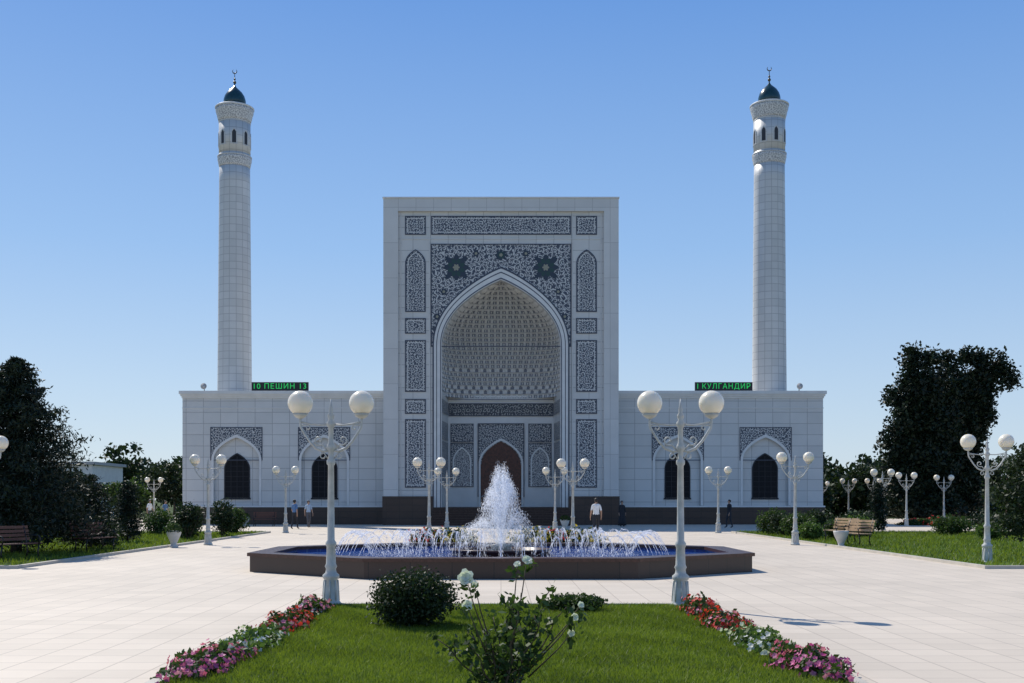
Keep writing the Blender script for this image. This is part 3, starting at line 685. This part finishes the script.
# ------------------------------------------------------------ trees
conifer('conifer_tree','large dark spreading conifer on the grass beside a bench',(-15.2,34.5,.05),6.1,2.7,42000,.075,LCON,230,pw=.66)
conifer('conifer_tree','dark bushy conifer beside the larger one',(-14.0,37.5,.05),2.5,1.1,8000,.055,LCON,80,pw=.6)
conifer('conifer_tree','slim dark cypress on the grass',(-14.6,43,.05),2.3,.5,4500,.06,LCON,90,pw=.4,sag=-.3)
conifer('conifer_tree','grey green young fir at the garden edge',(-21.5,52,.05),3.2,1.3,6000,.08,LCON,100)
conifer('conifer_tree','slim cypress beside a lawn',(19.2,56,.05),2.5,.5,3500,.07,LCON,70,pw=.4,sag=-.3)
G='garden shrubs beside the paving'
for x,y,rx,h,m in ((-11.9-1.2,46,.75,1.55,LDK),(-12.7,50,.6,1.7,LDK),(-13.8,48,.8,1.1,LMD),(-14.5,40,.7,.8,LMD),(-12.9,53.5,.6,1.3,LMD),(-17,45,1.2,1.4,LDK),(-19,40,1.3,1.5,LDK),(-18,36,1.2,1.1,LDK),(-22,48,1.4,1.6,LDK),(-16.2,52,.8,1.2,LMD),
                 (13.3,49,.8,1.15,LMD),(14.6,50.5,.9,1.1,LDK),(13.0,53,.7,1.2,LMD),(15.8,48.5,.7,.9,LBR),(12.8,45.5,.5,.7,LBR),(17.5,54,.9,1.1,LDK),(21.5,52,1.0,.9,LMD),(24.5,55,1.2,1.0,LDK),(27,52,1.2,1.0,LMD),(20,45,.6,.7,LBR),(11.9+1.2,51,.7,1.0,LDK),(14.2,46.5,.6,.8,LMD)):
    bush('garden_bush','leafy %s green garden shrub on the grass'%('dark' if m is LDK else 'light' if m is LBR else 'medium'),(x,y,.05),rx,rx*.9,h,m,3200,.055,group=G)
def tufts(tops):
    out=[]
    for x,zt,w,zb in tops:
        n=max(2,int((zt-zb)/1.5))
        for k in range(n):
            f=k/(n-1); out.append((x*(.45+.55*f)+random.uniform(-.15,.15),random.uniform(-.6,.6),zb+(zt-zb)*f-.6*f,w*(1.3-.5*f),w*(1.1-.5*f),.95))
    return out
tree('large_tree','tall dark broadleaf tree with ragged crown reaching the ground',(30.6,80,0),2.6,.30,
 [(0,0,6.6,1.5,1.3,2.6),(0,0,9.4,1.2,1.1,1.6)]+tufts([(-.9,12.6,.8,3),(.15,12.2,.85,3),(1.1,11.3,.8,3),(-1.9,9.8,.85,2.2),(2.1,9.9,.8,2.4),(-2.5,6.4,.8,1.6),(2.7,6.2,.85,1.6)])+[(0,0,1.4,2.6,1.8,1.0)],1000,44,.55,.15,LBK,limbs=22,vert=1.0,shell=.25)
tree('large_tree','tall dark leafy tree leaning outward at its top',(33.9,82,0),3.4,.26,
 [(.2,0,7.2,1.3,1.1,2.2),(1.0,0,9.8,1.4,1.0,1.4),(2.2,0,10.8,1.1,.8,.9)]+tufts([(-.7,12.1,.7,4),(.6,12.7,.8,4),(1.9,12.6,.75,5),(3.1,12.3,.7,7),(3.7,11.3,.5,8.5),(-1.2,9.6,.8,3),(1.9,8.6,.8,4)])+[(.3,0,2.4,1.9,1.5,1.8),(0,0,4.6,1.5,1.1,1.6)],950,44,.5,.15,LBK,limbs=24,vert=1.0,shell=.25)
tree('small_tree','bushy green tree at the edge of the lawn',(15.2,31.5,.05),.9,.07,[(0,0,2.3,.9,.8,.85),(-.3,0,1.4,.9,.8,.75),(.5,0,2.7,.7,.7,.6)],170,45,.3,.06,LDK)
for x,y,h,r,m in ((39,96,5,2.0,LMD),(46,100,6,2.4,LDK),(50,95,7,2.8,LDK),(28.5,104,5.2,2.0,LDK),(32,114,5.8,2.2,LDK),(36.5,108,5.4,2.2,LDK),(41.5,106,4.8,2.2,LDK),(-25.5,96,4.8,1.9,LDK),(-30,101,5.8,2.4,LDK),(-36,92,4.4,2.0,LDK),(-50,88,7,2.8,LDK),(-30,88,3.2,1.5,LMD),(41,72,2.6,1.3,LMD),(43,66,3.4,1.4,LDK),(-29,66,2.6,1.4,LDK),(-34,60,3.0,1.6,LDK)):
    tree('garden_tree','rounded %s green tree in the park beyond'%('dark' if m is LDK else 'medium'),(x,y,0),h*.32,.13,[(0,0,h*.62,r,r,h*.34),(r*.5,0,h*.5,r*.7,r*.7,h*.25),(-r*.5,0,h*.7,r*.6,r*.6,h*.22)],150,40,.5,.14,m,group='park trees',limbs=7)
def treeline(x0,x1,y,hm,n,mat,nm='distant_trees',lab='distant line of dark green trees on the horizon'):
    nb=int(abs(x1-x0)/3); blobs=[]
    for i in range(nb):
        x=x0+(x1-x0)*(i+.5)/nb+random.uniform(-1.5,1.5); h=hm*(.7+.45*random.random()); blobs.append((x,y+random.uniform(-5,5),h*.52,random.uniform(2.3,3.8),3,h*.46))
    C,t,cc=crown_pts(blobs,n//45,45,1.1,.4); C[:,2]=np.maximum(C[:,2],.1)
    o=quads(nm,leaves(C,.34),mat,t); o['kind']='stuff'; o['label']=lab; o['category']='trees'
treeline(-120,-24,135,8.0,34000,LDK); treeline(27,125,136,7.4,42000,LDK); treeline(-200,200,210,9,26000,LDK)
treeline(28,80,110,3.4,16000,LDK,'distant_hedge','dark green hedge running along the edge of the park')
t=thing('low_building','low white flat roofed building behind trees','building',(-45,112,0))
mb=MB(); mb.box(-5,3.4,0,9,0,5.3); mb.obj('wall',[TRIM],t)
mb=MB(); mb.box(-5.3,3.7,-.3,9.3,5.3,5.6); mb.obj('roof',[ROOF],t)
for i in range(3):
    mb=MB(); mb.box(-4.2+i*2.1,-3+i*2.1,-.03,-.001,2,4); mb.obj('window',[GLASS],t)

# ------------------------------------------------------------ benches, bin, planter
def bench(loc,rot,wood,label):
    t=thing('park_bench',label,'bench',loc,None,rot)
    mb=MB()
    for k in range(5): mb.box(-.75,.75,-.24+k*.095,-.165+k*.095,.43,.46)
    mb.obj('seat',[wood],t)
    mb=MB()
    for k in range(4):
        y=.25+.03*k; mb.box(-.75,.75,y,y+.025,.52+k*.11,.60+k*.11)
    mb.obj('backrest',[wood],t)
    for x in (-.62,.62):
        mb=MB(); mb.tube([(x,-.24,0),(x,-.2,.2),(x,-.24,.42)],.022,8); mb.tube([(x,.27,0),(x,.2,.2),(x,.24,.42),(x,.27,.6),(x,.38,.98)],.022,8); mb.tube([(x,-.24,.415),(x,.24,.415)],.02,8)
        mb.obj('leg',[IRON],t)
        mb=MB(); mb.tube([(x,-.24,.42),(x,-.28,.6),(x,-.22,.66),(x,.0,.66),(x,.29,.68)],.018,8); mb.obj('armrest',[IRON],t)
bench((-13.0,35.2,.05),math.radians(70),WOODD,'dark brown slatted bench on the lawn edge')
bench((-13.4,30.3,.05),math.radians(65),WOODD,'dark slatted bench under the conifer')
bench((12.75,39.8,.05),math.radians(-70),WOODL,'light wooden slatted bench beside a litter bin')
bench((-15.3,71,0),0,WOODD,'brown bench in front of the mosque wall')
bench((13.4,43.5,.05),math.radians(-70),WOODL,'light wooden slatted bench on the lawn edge')
def urn(loc,mat,name,label,cat,fl=None):
    t=thing(name,label,cat,loc); mb=MB(); mb.lathe([(.16,0),(.16,.05),(.1,.1),(.13,.2),(.23,.42),(.27,.55),(.27,.6),(.23,.6),(.2,.5)],20); mb.obj('bowl',[mat],t)
    if fl:
        n=500; u=unit(n); u[:,2]=np.abs(u[:,2]); quads('plant',leaves(u*np.array([.28,.28,.3])+np.array([0,0,.55]),.04),LMD,rng.random(n),t)
    else:
        mb=MB(); mb.lathe([(.22,.52),(.05,.53)],16); mb.obj('liner',[BLACK],t)
urn((12.15,39.3,0),CONC,'litter_bin','pale stone urn litter bin beside the bench','litter bin')
urn((-11.75,39.5,0),CONC,'planter','white stone planter urn beside the lawn kerb','planter',1)
urn((-16.6,71.5,0),CONC,'planter','white stone planter urn near the mosque wall','planter',1)
urn((3.6,62,0),CONC,'planter','white stone planter urn on the plaza','planter',1)

# ------------------------------------------------------------ people
SKIN=simple('skin',(.42,.25,.17),.55); HAIR=simple('dark_hair',(.015,.012,.01),.6); SHOE=simple('shoes',(.02,.018,.016),.5)
def cloth(n,c): return simple(n,c,.8,noise=.12,nscale=12)
def person(loc,rot,top,bot,label,stride=.0,scale=1,dress=None,scarf=None,longs=False):
    root=thing('person',label,'person',loc,None,rot,scale)
    V=[];E=[];R=[]
    def a(p,r,par=None):
        V.append(p); R.append(r if isinstance(r,tuple) else (r,r)); i=len(V)-1
        if par is not None: E.append((par,i))
        return i
    pel=a((0,0,.94),(.15,.11)); w=a((0,0,1.08),(.135,.10),pel); ch=a((0,.0,1.28),(.165,.115),w); ub=a((0,.01,1.40),(.12,.09),ch)
    nk=a((0,.0,1.47),.052,ub); h0=a((0,-.012,1.535),(.062,.07),nk); h1=a((0,-.005,1.60),(.078,.095),h0); h2=a((0,.005,1.66),(.07,.085),h1); a((0,.01,1.70),.04,h2)
    a((0,-.105,1.585),.014,h1)
    for sg in (-1,1):
        st=stride*sg
        sh=a((sg*.17,.01,1.385),.058,ub); el=a((sg*.225,.02-st*.35,1.12),.042,sh); wr=a((sg*.235,-.05-st*.7,.89),.028,el); pm=a((sg*.235,-.065-st*.75,.83),(.020,.036),wr)
        for q,(dy,l) in enumerate(((-.03,.07),(-.01,.082),(.01,.077),(.028,.06))):
            k=a((sg*.232,-.065-st*.75+dy,.79),.010,pm); a((sg*.222,-.07-st*.75+dy,.79-l),.008,k)
        k=a((sg*.225,-.105-st*.75,.82),.011,pm); a((sg*.22,-.125-st*.75,.785),.009,k)
        hp=a((sg*.09,0,.86),(.09,.095),pel); kn=a((sg*.10,-.03+st*.5-.02,.49),.06,hp); an=a((sg*.10,.03+st*1.0,.09),.042,kn); a((sg*.11,-.12+st*1.0,.035),.036,an)
    me=bpy.data.meshes.new('body'); me.from_pydata(V,E,[]); o=bpy.data.objects.new('tmp',me); COL.objects.link(o)
    m=o.modifiers.new('s','SKIN'); 
    for i,r in enumerate(R): me.skin_vertices[0].data[i].radius=r
    me.skin_vertices[0].data[0].use_root=True
    s=o.modifiers.new('u','SUBSURF'); s.levels=2
    bpy.context.view_layer.update()
    nm=bpy.data.meshes.new_from_object(o.evaluated_get(bpy.context.evaluated_depsgraph_get())); bpy.data.objects.remove(o)
    nm.materials.clear()
    for x in (SKIN,top,bot,SHOE,HAIR): nm.materials.append(x)
    for p in nm.polygons:
        c=p.center; p.use_smooth=True; arm=abs(c.x)>.185
        i=0
        if c.z<.075: i=3
        elif c.z<.98 and not arm: i=2
        elif c.z<1.46 and (not arm or c.z>(.93 if longs else 1.17)): i=1
        elif c.z>1.5 and (c.z>1.665 or (c.y>.02 and c.z>1.53)): i=4
        p.material_index=i
    b=bpy.data.objects.new('body',nm); COL.objects.link(b); b.parent=root
    mb=MB(); mb.sphere((0,.018,1.635),.098,seg=16,ring=10); 
    mb.v=[(x,max(y,-.07) if z>1.66 else max(y,-.01),max(z,1.56)) for x,y,z in mb.v]
    mb.obj('hair' if not scarf else 'head_scarf',[HAIR if not scarf else scarf],root)
    if dress:
        mb=MB(); mb.lathe([(.30,.08),(.26,.4),(.21,.8),(.16,1.08),(.185,1.3),(.12,1.43)],20); mb.v=[(x,y*.72,z) for x,y,z in mb.v]; mb.obj('dress',[dress],root)
    for sg in (-1,1):
        mb=MB(); mb.sphere((sg*.03,-.088,1.61),.010,seg=8,ring=6); mb.obj('eye',[HAIR],root)
    return root
WS=cloth('white_shirt',(.8,.8,.79)); DT=cloth('dark_trousers',(.02,.022,.03)); BS=cloth('blue_shirt',(.1,.2,.38)); GT=cloth('grey_trousers',(.09,.09,.10)); BK=cloth('black_cloth',(.02,.02,.025)); LB=cloth('light_blue_shirt',(.4,.5,.6))
person((4.5,52.0,0),math.pi+.2,WS,DT,'man in white shirt and dark trousers walking away',.10,1.04)
person((-12.1,64.5,0),math.pi-.5,BS,DT,'man in blue shirt and dark trousers walking',.16)
person((-11.9,68,0),.6,LB,GT,'person in pale shirt and grey trousers strolling',.12,.97)
person((-24.9,78,0),1.2,WS,GT,'person in white shirt walking by the garden',.14)
person((-24.1,79,0),1.0,BS,DT,'person in blue shirt walking by the garden',.1,.96)
person((7.7,70,0),.3,BK,BK,'woman in long dark dress and headscarf standing',0,.96,dress=BK,scarf=BK,longs=True)
person((13.9,67,0),-1.2,BK,DT,'person in black clothes walking past the wall',.14,1,longs=True)

# ------------------------------------------------------------ light, sky, camera
el=math.radians(48); az=math.radians(37.6)
dv=Vector((-math.sin(az)*math.cos(el),math.cos(az)*math.cos(el),math.sin(el)))
L=bpy.data.lights.new('sun','SUN'); L.energy=4.6; L.angle=math.radians(.5); L.color=(1,.945,.86)
lo=bpy.data.objects.new('sun',L); COL.objects.link(lo); lo.rotation_euler=dv.to_track_quat('Z','Y').to_euler(); lo.location=(-30,40,50)
W=bpy.data.worlds.new('World'); S.world=W; W.use_nodes=True; nt=W.node_tree; nt.nodes.clear()
sk=nt.nodes.new('ShaderNodeTexSky'); sk.sky_type='NISHITA'; sk.sun_disc=False; sk.sun_elevation=el; sk.sun_rotation=-az; sk.altitude=400; sk.air_density=1.0; sk.dust_density=.6; sk.ozone_density=2.0
tc=nt.nodes.new('ShaderNodeTexCoord'); sx=nt.nodes.new('ShaderNodeSeparateXYZ'); nt.links.new(tc.outputs['Generated'],sx.inputs[0])
rp=nt.nodes.new('ShaderNodeValToRGB'); nt.links.new(sx.outputs[2],rp.inputs[0]); e=rp.color_ramp.elements
cols=[(0,(.64,.76,.86)),(.10,(.50,.67,.88)),(.22,(.31,.53,.88)),(.42,(.13,.33,.78)),(1,(.04,.12,.36))]
e[0].position=0; e[0].color=(*cols[0][1],1); e[1].position=1; e[1].color=(*cols[-1][1],1)
for p,c in cols[1:-1]:
    x=e.new(p); x.color=(*c,1)
vm=nt.nodes.new('ShaderNodeVectorMath'); vm.operation='SCALE'; vm.inputs['Scale'].default_value=10; nt.links.new(rp.outputs[0],vm.inputs[0])
skc=mixc(nt,.8,sk.outputs[0],vm.outputs[0])
bg=nt.nodes.new('ShaderNodeBackground'); bg.inputs[1].default_value=.1; ow=nt.nodes.new('ShaderNodeOutputWorld')
nt.links.new(skc,bg.inputs[0]); nt.links.new(bg.outputs[0],ow.inputs[0])
cam=bpy.data.cameras.new('camera'); co=bpy.data.objects.new('camera',cam); COL.objects.link(co)
cam.sensor_width=36; cam.lens=1100/1024*36; cam.shift_x=11/1024; cam.shift_y=158.5/1024; cam.clip_end=6000; cam.clip_start=.1
co.location=(0,0,1.7); co.rotation_euler=(math.pi/2,0,0); S.camera=co
S.view_settings.view_transform='Standard'; S.view_settings.look='None'; S.view_settings.exposure=0
